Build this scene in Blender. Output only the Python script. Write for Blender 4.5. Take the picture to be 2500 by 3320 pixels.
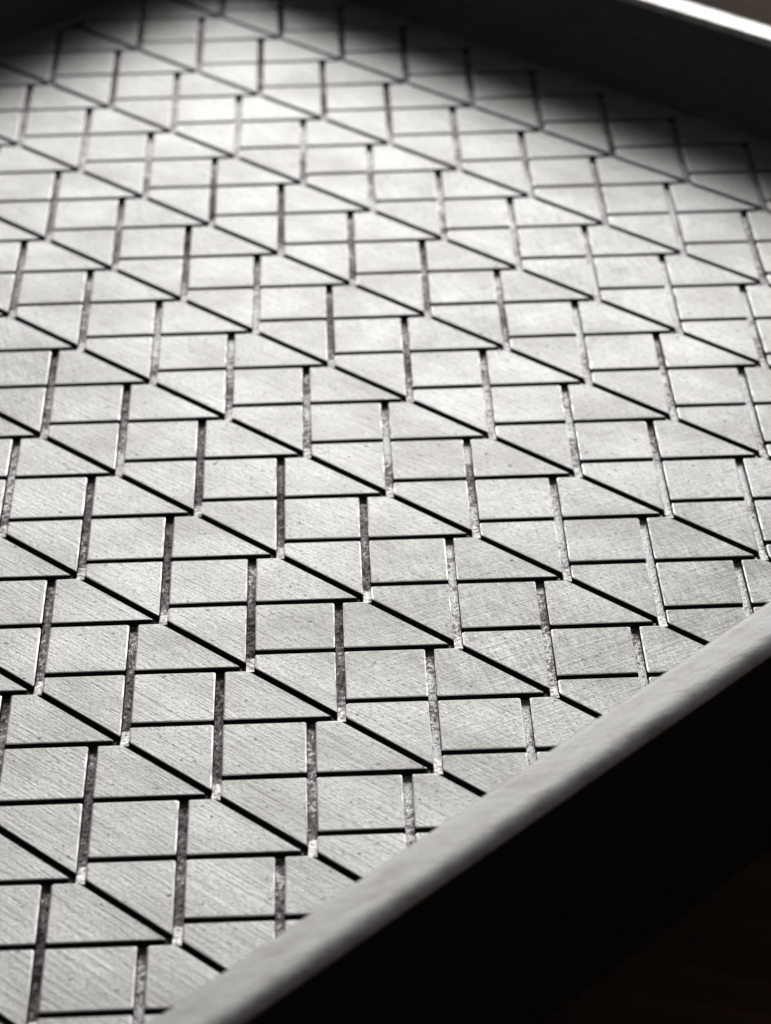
import bpy, bmesh, math, random
from mathutils import Vector, Matrix

random.seed(7)
for o in list(bpy.data.objects):
    bpy.data.objects.remove(o, do_unlink=True)
scene = bpy.context.scene
COL = scene.collection

U = 0.01            # one engraved cell is 10 mm wide
ZF = 1.0            # height of the tray's floor above the table, in cells

# ------------------------------------------------------------------ camera
cam = bpy.data.cameras.new('camera')
cam_o = bpy.data.objects.new('camera', cam)
COL.objects.link(cam_o)
R = ((0.9993915599870017, -0.029358990654054996, -0.01882975025116959),
     (-0.03139449892160337, -0.5220076650954995, -0.85236282357739),
     (0.015195238208325476, 0.8524353625038877, -0.5226117655453917))
CPOS = Vector((-0.59731, -30.20853, 18.26882 + ZF)) * U
right, up, back = Vector(R[0]), -Vector(R[1]), -Vector(R[2])
M = Matrix((right, up, back)).transposed().to_4x4()
M.translation = CPOS
cam_o.matrix_world = M
cam.sensor_fit = 'VERTICAL'
cam.sensor_height = 36.0
cam.lens = 9415.64 / 3320 * 36.0
cam.clip_start = 0.01
cam.clip_end = 50.0
cam.dof.use_dof = True
cam.dof.focus_distance = 32.4 * U
cam.dof.aperture_fstop = 41
cam.dof.aperture_blades = 0
scene.camera = cam_o

# ------------------------------------------------------------------ light
world = bpy.data.worlds.new('World')
scene.world = world
world.use_nodes = True
bg = world.node_tree.nodes['Background']
bg.inputs['Color'].default_value = (1.0, 0.95, 0.92, 1)
bg.inputs['Strength'].default_value = 0.06

lamp = bpy.data.lights.new('desk_lamp_light', 'AREA')
lamp.shape = 'RECTANGLE'
lamp.size = 56 * U
lamp.size_y = 36 * U
lamp.energy = 2.25
lamp.color = (1.0, 0.995, 0.985)
lamp_o = bpy.data.objects.new('desk_lamp_light', lamp)
COL.objects.link(lamp_o)
LT = Vector((0, 3, ZF)) * U
LP = LT + Vector((0.06, math.cos(math.radians(30.3)), math.sin(math.radians(30.3)))) * 80 * U
lamp_o.location = LP
lamp_o.rotation_euler = (LT - LP).to_track_quat('-Z', 'Y').to_euler()

scene.view_settings.view_transform = 'Standard'
scene.view_settings.look = 'None'
scene.view_settings.exposure = 0.0
scene.view_settings.gamma = 1.0
scene.view_settings.use_curve_mapping = False
scene.render.engine = 'CYCLES'


# ------------------------------------------------------------------ materials
class NT:
    def __init__(self, name):
        self.m = bpy.data.materials.new(name)
        self.m.use_nodes = True
        self.t = self.m.node_tree
        self.b = self.t.nodes['Principled BSDF']

    def n(self, kind, **kw):
        x = self.t.nodes.new(kind)
        for k, v in kw.items():
            setattr(x, k, v)
        return x

    def l(self, a, b):
        self.t.links.new(a, b)

    def pos(self, rotz, scale):
        g = self.n('ShaderNodeNewGeometry')
        m = self.n('ShaderNodeMapping')
        m.inputs['Rotation'].default_value = (0, 0, rotz)
        m.inputs['Scale'].default_value = scale
        # rotate first, stretch afterwards: two mapping nodes
        m2 = self.n('ShaderNodeMapping')
        m.inputs['Scale'].default_value = (1, 1, 1)
        m2.inputs['Scale'].default_value = scale
        self.l(g.outputs['Position'], m.inputs['Vector'])
        self.l(m.outputs['Vector'], m2.inputs['Vector'])
        return m2.outputs['Vector']

    def noise(self, vec, scale=1.0, detail=3.0, rough=0.6, distortion=0.0):
        x = self.n('ShaderNodeTexNoise')
        x.inputs['Scale'].default_value = scale
        x.inputs['Detail'].default_value = detail
        x.inputs['Roughness'].default_value = rough
        x.inputs['Distortion'].default_value = distortion
        self.l(vec, x.inputs['Vector'])
        return x.outputs['Fac']

    def rng(self, fac, a, b, c, d):
        x = self.n('ShaderNodeMapRange')
        x.inputs['From Min'].default_value = a
        x.inputs['From Max'].default_value = b
        x.inputs['To Min'].default_value = c
        x.inputs['To Max'].default_value = d
        self.l(fac, x.inputs['Value'])
        return x.outputs['Result']

    def math(self, op, a, b):
        x = self.n('ShaderNodeMath', operation=op)
        for i, v in enumerate((a, b)):
            if isinstance(v, (int, float)):
                x.inputs[i].default_value = v
            else:
                self.l(v, x.inputs[i])
        return x.outputs[0]

    def ramp(self, fac, stops):
        x = self.n('ShaderNodeValToRGB')
        e = x.color_ramp.elements
        e[0].position, e[0].color = stops[0][0], (*stops[0][1], 1)
        e[1].position, e[1].color = stops[-1][0], (*stops[-1][1], 1)
        for p, c in stops[1:-1]:
            k = e.new(p)
            k.color = (*c, 1)
        self.l(fac, x.inputs['Fac'])
        return x.outputs['Color']

    def mix(self, fac, a, b):
        x = self.n('ShaderNodeMix', data_type='RGBA')
        if isinstance(fac, float):
            x.inputs[0].default_value = fac
        else:
            self.l(fac, x.inputs[0])
        for i, v in ((6, a), (7, b)):
            if isinstance(v, tuple):
                x.inputs[i].default_value = (*v, 1)
            else:
                self.l(v, x.inputs[i])
        return x.outputs[2]

    def bump(self, h, strength, dist, prev=None):
        x = self.n('ShaderNodeBump')
        x.inputs['Strength'].default_value = strength
        x.inputs['Distance'].default_value = dist
        self.l(h, x.inputs['Height'])
        if prev is not None:
            self.l(prev, x.inputs['Normal'])
        return x.outputs['Normal']

    def set(self, **kw):
        for k, v in kw.items():
            s = self.b.inputs[k.replace('_', ' ')]
            if isinstance(v, (int, float)):
                s.default_value = v
            elif isinstance(v, tuple):
                s.default_value = (*v, 1)
            else:
                self.l(v, s)
        return self.m


BR = math.radians(43)      # the brushing runs at -43 degrees across the plate


def make_brushed():
    t = NT('brushed_steel')
    s1 = t.noise(t.pos(BR, (130, 2500, 300)), 1, 4, 0.7)
    s2 = t.noise(t.pos(BR + 0.04, (260, 4600, 300)), 1, 3, 0.7)
    streak = t.math('ADD', t.math('MULTIPLY', s1, 0.6), t.math('MULTIPLY', s2, 0.4))
    long_ = t.noise(t.pos(BR + 0.05, (60, 1500, 90)), 1, 2, 0.5)
    speck = t.noise(t.pos(0, (2100, 2100, 2100)), 1, 3, 0.7)
    cloud = t.noise(t.pos(0.4, (70, 110, 70)), 1, 3, 0.6)
    cross = t.noise(t.pos(-BR * 0.6, (170, 2600, 300)), 1, 3, 0.65, 0.5)
    # by the corner between near rim and side wall the plate is scuffed and dulled by handling
    g = t.n('ShaderNodeNewGeometry')
    dv = t.n('ShaderNodeVectorMath', operation='DISTANCE')
    t.l(g.outputs['Position'], dv.inputs[0])
    dv.inputs[1].default_value = (5.6 * U, -2.6 * U, ZF * U)
    wob = t.noise(t.pos(0, (60, 60, 60)), 1, 3, 0.6)
    worn = t.rng(t.math('ADD', t.math('MULTIPLY', dv.outputs['Value'], 100 / 7.0), wob), 0.55, 1.45, 1.0, 0.0)
    patch = t.math('MAXIMUM', worn, t.rng(t.noise(t.pos(0, (16, 16, 16)), 1, 1, 0.5), 0.52, 0.68, 0.12, 0.7))
    curl = t.noise(t.pos(1.35, (200, 2300, 300)), 1, 3, 0.65, 0.9)
    h = t.math('ADD', t.math('MULTIPLY', streak, 1.0), t.math('MULTIPLY', long_, 0.5))
    h = t.math('ADD', h, t.math('MULTIPLY', t.math('MULTIPLY', t.math('ADD', cross, curl), patch), 0.8))
    h = t.math('ADD', h, t.math('MULTIPLY', speck, 0.6))
    nrm = t.bump(h, 0.6, 0.0002)
    rough = t.math('ADD', t.math('MULTIPLY', worn, 0.05), t.rng(streak, 0.35, 0.65, 0.40, 0.56))
    rough = t.math('ADD', rough, t.rng(cloud, 0.3, 0.7, -0.05, 0.05))
    col = t.ramp(streak, [(0.36, (0.48, 0.475, 0.465)), (0.47, (0.75, 0.745, 0.73)), (0.60, (0.94, 0.935, 0.92))])
    scuff = t.ramp(t.math('MULTIPLY', t.math('ADD', cross, curl), 0.5), [(0.38, (0.25, 0.245, 0.235)), (0.48, (0.62, 0.615, 0.595)), (0.60, (0.94, 0.935, 0.915))])
    col = t.mix(t.math('MULTIPLY', patch, 0.75), col, scuff)
    fleck = t.ramp(speck, [(0.3, (0.6, 0.595, 0.58)), (0.46, (0.95, 0.945, 0.935)), (0.62, (1.0, 1.0, 0.99))])
    mul = t.n('ShaderNodeMix', data_type='RGBA', blend_type='MULTIPLY')
    mul.inputs[0].default_value = 1.0
    t.l(col, mul.inputs[6])
    t.l(fleck, mul.inputs[7])
    col = t.mix(t.rng(cloud, 0.4, 0.7, 0.0, 0.35), mul.outputs[2], (0.62, 0.60, 0.555))
    pits = t.noise(t.pos(0.2, (1300, 1300, 1300)), 1, 2, 0.5)
    col = t.mix(t.rng(pits, 0.675, 0.715, 0.0, 0.8), col, (0.16, 0.15, 0.145))
    return t.set(Base_Color=col, Metallic=1.0, Roughness=rough, Normal=nrm)


def make_edge():
    t = NT('burnished_cell_edge')
    g = t.noise(t.pos(0, (420, 420, 420)), 1, 3, 0.7)
    return t.set(Base_Color=(0.8, 0.795, 0.775), Metallic=1.0, Roughness=t.rng(g, 0.38, 0.62, 0.34, 0.58))


def make_fresh():
    t = NT('fresh_cut_steel')
    g = t.noise(t.pos(0, (1700, 1700, 1700)), 1, 3, 0.6)
    col = t.ramp(g, [(0.38, (0.22, 0.2, 0.19)), (0.5, (0.6, 0.585, 0.565)), (0.66, (0.92, 0.91, 0.89))])
    return t.set(Base_Color=col, Metallic=1.0, Roughness=0.42, Normal=t.bump(g, 0.5, 0.0002))


def make_rim(name, r0, r1):
    t = NT(name)
    streak = t.noise(t.pos(math.radians(-45), (260, 900, 300)), 1, 3, 0.6)
    cloud = t.noise(t.pos(math.radians(-25), (220, 480, 260)), 1, 5, 0.75)
    fine = t.noise(t.pos(0, (2200, 2200, 2200)), 1, 3, 0.7)
    h = t.math('ADD', t.math('MULTIPLY', streak, 0.7), t.math('MULTIPLY', fine, 0.5))
    h = t.math('ADD', h, t.math('MULTIPLY', cloud, 1.2))
    nrm = t.bump(h, 0.3, 0.00015)
    col = t.ramp(cloud, [(0.36, (0.50, 0.485, 0.455)), (0.5, (0.68, 0.67, 0.645)), (0.62, (0.80, 0.79, 0.765))])
    return t.set(Base_Color=col, Metallic=1.0, Roughness=t.rng(cloud, 0.3, 0.7, r0, r1), Normal=nrm)


def make_burnt():
    t = NT('burnt_groove_steel')
    patch = t.noise(t.pos(0, (45, 60, 45)), 1, 3, 0.6)
    grit = t.noise(t.pos(0.3, (2300, 1500, 1500)), 1, 3, 0.7)
    fac = t.math('ADD', t.math('MULTIPLY', patch, 0.62), t.math('MULTIPLY', grit, 0.62))
    # glints painted into the bed colour: more pale flecks towards the right-hand side
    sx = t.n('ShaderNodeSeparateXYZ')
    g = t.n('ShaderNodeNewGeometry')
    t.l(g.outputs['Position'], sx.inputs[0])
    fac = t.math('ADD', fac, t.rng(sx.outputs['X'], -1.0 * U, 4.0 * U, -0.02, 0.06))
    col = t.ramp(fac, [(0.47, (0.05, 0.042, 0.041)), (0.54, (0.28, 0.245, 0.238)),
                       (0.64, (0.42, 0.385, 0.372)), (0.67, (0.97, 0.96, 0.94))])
    nrm = t.bump(grit, 0.8, 0.0003)
    return t.set(Base_Color=col, Metallic=0.9, Roughness=t.rng(fac, 0.5, 0.74, 0.62, 0.4), Normal=nrm)


def make_cut():
    t = NT('dark_cut_edge')
    grit = t.noise(t.pos(0.3, (1800, 1800, 1800)), 1, 3, 0.65)
    col = t.ramp(grit, [(0.35, (0.03, 0.025, 0.028)), (0.7, (0.09, 0.08, 0.082))])
    return t.set(Base_Color=col, Metallic=0.6, Roughness=0.6)


def make_wall():
    t = NT('black_wall_coating')
    grit = t.noise(t.pos(0, (900, 900, 900)), 1, 3, 0.6)
    col = t.ramp(grit, [(0.3, (0.02, 0.019, 0.019)), (0.7, (0.03, 0.028, 0.028))])
    return t.set(Base_Color=col, Metallic=0.0, Roughness=0.55, Normal=t.bump(grit, 0.2, 0.0002))


def make_inner():
    t = NT('dark_steel_wall')
    grit = t.noise(t.pos(0, (500, 500, 700)), 1, 4, 0.6)
    streak = t.noise(t.pos(math.radians(-45), (120, 120, 2500)), 1, 3, 0.6)
    col = t.ramp(streak, [(0.3, (0.13, 0.125, 0.125)), (0.7, (0.2, 0.192, 0.192))])
    return t.set(Base_Color=col, Metallic=1.0, Roughness=t.rng(grit, 0.3, 0.7, 0.42, 0.56), Normal=t.bump(streak, 0.2, 0.0002))


def make_table():
    t = NT('dark_brown_wood')
    grain = t.noise(t.pos(math.radians(20), (14, 160, 20)), 1, 5, 0.6, 0.6)
    fine = t.noise(t.pos(math.radians(20), (60, 1500, 60)), 1, 3, 0.6)
    f = t.math('ADD', t.math('MULTIPLY', grain, 0.7), t.math('MULTIPLY', fine, 0.3))
    col = t.ramp(f, [(0.3, (0.04, 0.02, 0.011)), (0.5, (0.085, 0.045, 0.024)), (0.7, (0.14, 0.08, 0.042))])
    return t.set(Base_Color=col, Roughness=0.7, Specular_IOR_Level=0.15, Normal=t.bump(f, 0.25, 0.0004))


INNER = make_inner()
EDGE, FRESH, RIM_WORN = make_edge(), make_fresh(), make_rim('scuffed_steel_rim', 0.49, 0.61)
BRUSHED, RIM, BURNT, CUT, WALL, TABLE = make_brushed(), make_rim('ground_steel_rim', 0.3, 0.4), make_burnt(), make_cut(), make_wall(), make_table()


# ------------------------------------------------------------------ helpers
def mesh_obj(name, verts, faces, mats, parent=None, mat_idx=None, loc=(0, 0, 0), smooth=None):
    me = bpy.data.meshes.new(name)
    me.from_pydata(verts, [], faces)
    for m in mats:
        me.materials.append(m)
    if mat_idx:
        me.polygons.foreach_set('material_index', mat_idx)
    if smooth:
        me.polygons.foreach_set('use_smooth', smooth)
    me.update()
    o = bpy.data.objects.new(name, me)
    COL.objects.link(o)
    o.parent = parent
    o.location = loc
    return o


# ------------------------------------------------------------------ table
tb = mesh_obj('table', [(-1.5, -1.5, 0), (1.5, -1.5, 0), (1.5, 1.5, 0), (-1.5, 1.5, 0)], [(0, 1, 2, 3)], [TABLE])
tb['kind'] = 'structure'
tb['label'] = 'dark brown wooden table top under the tray'

# ------------------------------------------------------------------ tray
# the tray's own axes: u along its near side, v away from it (turned 45 degrees to the engraving)
tray = bpy.data.objects.new('metal_tray', None)
COL.objects.link(tray)
tray.rotation_euler = (0, 0, math.radians(45))
tray['label'] = 'steel tray with black walls, bare metal rim and brushed floor engraved in a geometric pattern'
tray['category'] = 'tray'

U0, U1, V0, V1 = -14.0, 11.15, -6.31, 14.4      # inside faces of the four walls
TH = 0.57                                         # wall thickness
HW = 1.685                                        # wall height above the floor
GD = 0.09                                        # groove depth
GW = {'upright': 0.102, 'level': 0.086, 'slant': 0.092}   # groove widths by direction
S, TT, H0 = 1.0, 0.3315, 0.319
LL = H0 + 2 * S
r2 = math.sqrt(0.5)


def to_uv(p):
    return ((p[0] + p[1]) * r2, (p[1] - p[0]) * r2)


def inset(poly):
    """shrink a convex counter-clockwise polygon by half a groove"""
    n = len(poly)
    out = list(poly)
    for i in range(n):
        a, b = poly[i], poly[(i + 1) % n]
        dx, dy = b[0] - a[0], b[1] - a[1]
        k = math.hypot(dx, dy)
        if k < 1e-9:
            continue
        nx, ny = -dy / k, dx / k
        an = (math.degrees(math.atan2(dy, dx)) + 45) % 180      # the edge's direction on the plate
        w = GW['upright' if abs(an - 90) < 15 else 'slant' if 110 < an < 160 else 'level'] / 2
        out = clip(out, nx, ny, nx * a[0] + ny * a[1] + w)
    return out


def clip(poly, nx, ny, c):
    out = []
    for i in range(len(poly)):
        a, b = poly[i], poly[(i + 1) % len(poly)]
        da, db = nx * a[0] + ny * a[1] - c, nx * b[0] + ny * b[1] - c
        if da >= 0:
            out.append(a)
        if (da >= 0) != (db >= 0):
            f = da / (da - db)
            out.append((a[0] + (b[0] - a[0]) * f, a[1] + (b[1] - a[1]) * f))
    return out


def area(p):
    return 0.5 * sum(p[i][0] * p[(i + 1) % len(p)][1] - p[(i + 1) % len(p)][0] * p[i][1] for i in range(len(p)))


def rounded(poly, r, seg=2):
    out = []
    n = len(poly)
    for i in range(n):
        p, a, b = Vector(poly[i]), Vector(poly[i - 1]), Vector(poly[(i + 1) % n])
        da, db = a - p, b - p
        k = min(r, da.length * 0.4, db.length * 0.4)
        s, e = p + da.normalized() * k, p + db.normalized() * k
        for q in range(seg + 1):
            f = q / seg
            out.append(tuple((s * (1 - f) + p * f) * (1 - f) + (p * (1 - f) + e * f) * f))
    return out


def tile_geo(poly, rnd):
    """a raised cell: flat top, small bevel, dark cut sides; cells, z=0 at the floor's surface"""
    ring = rounded(poly, 0.03)
    n = len(ring)
    c = Vector((sum(p[0] for p in ring) / n, sum(p[1] for p in ring) / n))
    bev = 0.022
    top = []
    for p in ring:
        d = Vector(p) - c
        top.append(tuple(c + d * (1 - bev / max(0.12, d.length))))
    vs, fs, mi = [], [], []
    for p in top:
        vs.append((p[0], p[1], 0.0))
    for p in ring:
        vs.append((p[0] + rnd.uniform(-.003, .003), p[1] + rnd.uniform(-.003, .003), -0.0045))
    for p in ring:                        # the cut has a little draft
        d = (Vector(p) - c).normalized() * 0.009
        vs.append((p[0] + d.x, p[1] + d.y, -GD - 0.02))
    fs.append(tuple(range(n)))
    mi.append(0)
    for i in range(n):
        j = (i + 1) % n
        fs.append((n + i, n + j, j, i))
        mi.append(2)
        fs.append((2 * n + i, 2 * n + j, n + j, n + i))
        mi.append(1)
    return vs, fs, mi, (c.x, c.y)


# projection, only to know which cells the photograph shows (those become single parts)
def in_view(p):
    w = Vector((p[0], p[1], 0)) - Vector((-0.59731, -30.20853, 18.26882))
    x, y, z = (w.dot(Vector(r)) for r in R)
    px, py = 1250 + 9415.64 * x / z, 1660 + 9415.64 * y / z
    return -90 < px < 2590 and -80 < py < 3400 and (py - 1960) < -0.671 * (px - 2500) + 160


bed_v = [(U0, V0), (U1, V0), (U1, V1), (U0, V1)]
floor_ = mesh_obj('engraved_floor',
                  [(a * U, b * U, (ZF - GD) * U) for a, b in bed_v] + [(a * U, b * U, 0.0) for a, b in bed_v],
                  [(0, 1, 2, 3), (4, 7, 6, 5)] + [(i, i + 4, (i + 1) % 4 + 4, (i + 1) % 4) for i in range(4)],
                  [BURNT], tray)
floor_['label'] = 'rough brownish grey groove bed below the brushed cells'

rnd = random.Random(3)
shared = {}
rest_v, rest_f, rest_m = [], [], []
ramp_v, ramp_f = [], []
G0 = 0.06
count = 0


def add_ramp(p0, p1, w0, w1, z0, z1):
    """a tool run-out: the groove's bed climbs from p0 to the surface at p1"""
    d = Vector(p1) - Vector(p0)
    nrm = Vector((-d.y, d.x)).normalized()
    k = len(ramp_v)
    for p, w, z in ((p0, w0, z0), (p1, w1, z1)):
        for s_ in (-1, 1):
            q = to_uv(tuple(Vector(p) + nrm * w * s_))
            if not (U0 + .1 < q[0] < U1 - .1 and V0 + .1 < q[1] < V1 - .1):
                del ramp_v[k:]
                return
            ramp_v.append((q[0] * U, q[1] * U, (ZF + z) * U))
    e = Vector(p1) + d.normalized() * 0.004
    for s_ in (-1, 1):
        q = to_uv(tuple(e + nrm * w1 * s_))
        ramp_v.append((q[0] * U, q[1] * U, (ZF - GD - .01) * U))
    ramp_f.append((k, k + 2, k + 3, k + 1))
    ramp_f.append((k + 2, k + 4, k + 5, k + 3))
    ramp_f.append((k, k + 4, k + 2))
    ramp_f.append((k + 1, k + 3, k + 5))


for j in range(-14, 15):
    for i in range(-40, 41):
        nx, ny = i - TT * j, -S * i - LL * j
        q = to_uv((nx, ny))
        if not (U0 - 3 < q[0] < U1 + 3 and V0 - 3 < q[1] < V1 + 3):
            continue
        shapes = (
            ('a', [(0, 0), (1, -S), (1, H0), (0, H0)]),
            ('b', [(0, H0), (1, H0), (1, H0 + S), (0, H0 + S)]),
            ('c', [(0, H0 + S), (1 + TT, H0 + S), (TT, LL), (0, LL)]))
        for kind, poly in shapes:
            puv = [to_uv((nx + p[0], ny + p[1])) for p in poly]
            base = inset(puv)
            full = area(base)
            cl = base
            for a_, b_, c_ in ((1, 0, U0 + G0), (-1, 0, -U1 + G0), (0, 1, V0 + G0), (0, -1, -V1 + G0)):
                cl = clip(cl, a_, b_, c_) if len(cl) > 2 else []
            if len(cl) < 3 or area(cl) < 0.012:
                continue
            whole = area(cl) > full - 1e-6
            cx = (nx + sum(p[0] for p in poly) / 4, ny + sum(p[1] for p in poly) / 4)
            if not whole:      # drop doubled corners left by the cut
                cl = [p for k, p in enumerate(cl) if math.hypot(p[0] - cl[k - 1][0], p[1] - cl[k - 1][1]) > 0.01]
                if len(cl) < 3:
                    continue
            if in_view(cx):
                key = (kind, rnd.randrange(4)) if whole else None
                off = q
                if key in shared:
                    o = bpy.data.objects.new('tile', shared[key])
                    COL.objects.link(o)
                    o.parent = floor_
                else:
                    rel = [(p[0] - q[0], p[1] - q[1]) for p in cl]
                    vs, fs, mi, _ = tile_geo(rel, rnd)
                    o = mesh_obj('tile', [(v[0] * U, v[1] * U, v[2] * U) for v in vs], fs, [BRUSHED, CUT, EDGE], floor_, mi)
                    if key:
                        shared[key] = o.data
                o.location = (off[0] * U, off[1] * U, ZF * U + rnd.uniform(-1.5e-5, 0))
                count += 1
            else:
                vs, fs, mi, _ = tile_geo(cl, rnd)
                k = len(rest_v)
                rest_v += [(v[0] * U, v[1] * U, (v[2] + ZF) * U) for v in vs]
                rest_f += [tuple(x + k for x in f) for f in fs]
                rest_m += mi
        # run-outs where the cutter left the plate: foot of the upright groove, end of the level one
        add_ramp((nx, ny + 0.32), (nx, ny - 0.035), 0.045, 0.045, -GD + .004, -0.02)
        add_ramp((nx - 0.22, ny), (nx - 0.09, ny), 0.034, 0.034, -GD + .004, -0.02)
print('tiles', count)
rest = mesh_obj('tile_field', rest_v, rest_f, [BRUSHED, CUT, EDGE], floor_, rest_m)
rest['kind'] = 'stuff'
rest['label'] = 'brushed engraved cells on the outer parts of the floor'
ro = mesh_obj('groove_end', ramp_v, ramp_f, [FRESH], floor_)
ro['kind'] = 'stuff'


def wall(a0, a1, b0, b1, inner):
    """one side wall; inner = which side faces the tray: '+u','-u','+v','-v'"""
    top = HW - 0.10
    def box(x0, x1, y0, y1, z0, z1):
        return ([(x0, y0, z0), (x1, y0, z0), (x1, y1, z0), (x0, y1, z0), (x0, y0, z1), (x1, y0, z1), (x1, y1, z1), (x0, y1, z1)],
                [(0, 3, 2, 1), (4, 5, 6, 7), (0, 1, 5, 4), (1, 2, 6, 5), (2, 3, 7, 6), (3, 0, 4, 7)])
    vs, fs = box(a0, a1, b0, b1, 0, ZF + top)
    k_in = {'+v': 4, '-v': 2, '-u': 5, '+u': 3}[inner]      # the face towards the tray is bare steel
    w = mesh_obj('side_wall', [tuple(c * U for c in v) for v in vs], fs, [WALL, INNER], tray,
                 [1 if k == k_in else 0 for k in range(6)])
    # rounded bare metal rim along the top: a profile swept along the wall
    along_u = inner[1] == 'v'
    lo, hi = (b0, b1) if along_u else (a0, a1)
    prof = []
    ri, ro_ = 0.06, 0.2                 # tight inner edge, softer outer edge
    rl, rh = (ro_, ri) if inner[0] == '+' else (ri, ro_)
    for k in range(8):
        an = math.pi / 2 * k / 7
        prof.append((lo + rl - rl * math.cos(an), top + 0.10 * math.sin(an)))
    for k in range(1, 6):
        f = k / 6
        prof.append((lo + rl + (hi - lo - rl - rh) * f, top + 0.10 ))
    for k in range(8):
        an = math.pi / 2 * (1 - k / 7)
        prof.append((hi - rh + rh * math.cos(an), top + 0.10 * math.sin(an)))
    n = len(prof)
    vs, fs = [], []
    s0, s1 = (a0, a1) if along_u else (b0, b1)
    for s_ in (s0, s1):
        for p, z in prof:
            vs.append((s_, p, z + ZF) if along_u else (p, s_, z + ZF))
    flip = along_u
    for i in range(n - 1):
        f = (i, i + 1, n + i + 1, n + i)
        fs.append(f if not flip else f[::-1])
    vs += list(vs)                       # the end caps keep their own corners
    fs.append(tuple(range(2 * n, 3 * n)))
    fs.append(tuple(reversed(range(3 * n, 4 * n))))
    rim = mesh_obj('rim', [tuple(c * U for c in v) for v in vs], fs, [RIM_WORN if inner == '+v' else RIM], w, None, (0, 0, 0), [True] * (n - 1) + [False] * 2)
    bm = bmesh.new()
    bm.from_mesh(rim.data)
    bmesh.ops.recalc_face_normals(bm, faces=bm.faces)
    bm.to_mesh(rim.data)
    bm.free()
    return w


wall(U0 - TH, U1 + TH, V0 - TH, V0, '+v')
wall(U0 - TH, U1 + TH, V1, V1 + TH, '-v')
wall(U1, U1 + TH, V0, V1, '-u')
wall(U0 - TH, U0, V0, V1, '+u')

# a narrow chamfer strip runs round the foot of the walls
def cove(p0, p1, n):
    vs = []
    for p in (p0, p1):
        vs.append((p[0] + n[0] * 0.06, p[1] + n[1] * 0.06, ZF - 0.02))
        vs.append((p[0] + n[0] * 0.002, p[1] + n[1] * 0.002, ZF + 0.07))
        vs.append((p[0] + n[0] * 0.002, p[1] + n[1] * 0.002, ZF - GD))
        vs.append((p[0] + n[0] * 0.06, p[1] + n[1] * 0.06, ZF - GD))
    o = mesh_obj('foot_strip', [tuple(c * U for c in v) for v in vs],
                 [(0, 1, 5, 4), (0, 4, 7, 3), (1, 2, 6, 5), (0, 3, 2, 1), (4, 5, 6, 7)], [INNER], tray)
    bm = bmesh.new()
    bm.from_mesh(o.data)
    bmesh.ops.recalc_face_normals(bm, faces=bm.faces)
    bm.to_mesh(o.data)
    bm.free()


cove((U1, V0 + .07), (U1, V1 - .07), (-1, 0))
cove((U0 + .07, V1), (U1 - .07, V1), (0, -1))
cove((U0 + .07, V0), (U1 - .07, V0), (0, 1))
cove((U0, V0 + .07), (U0, V1 - .07), (1, 0))
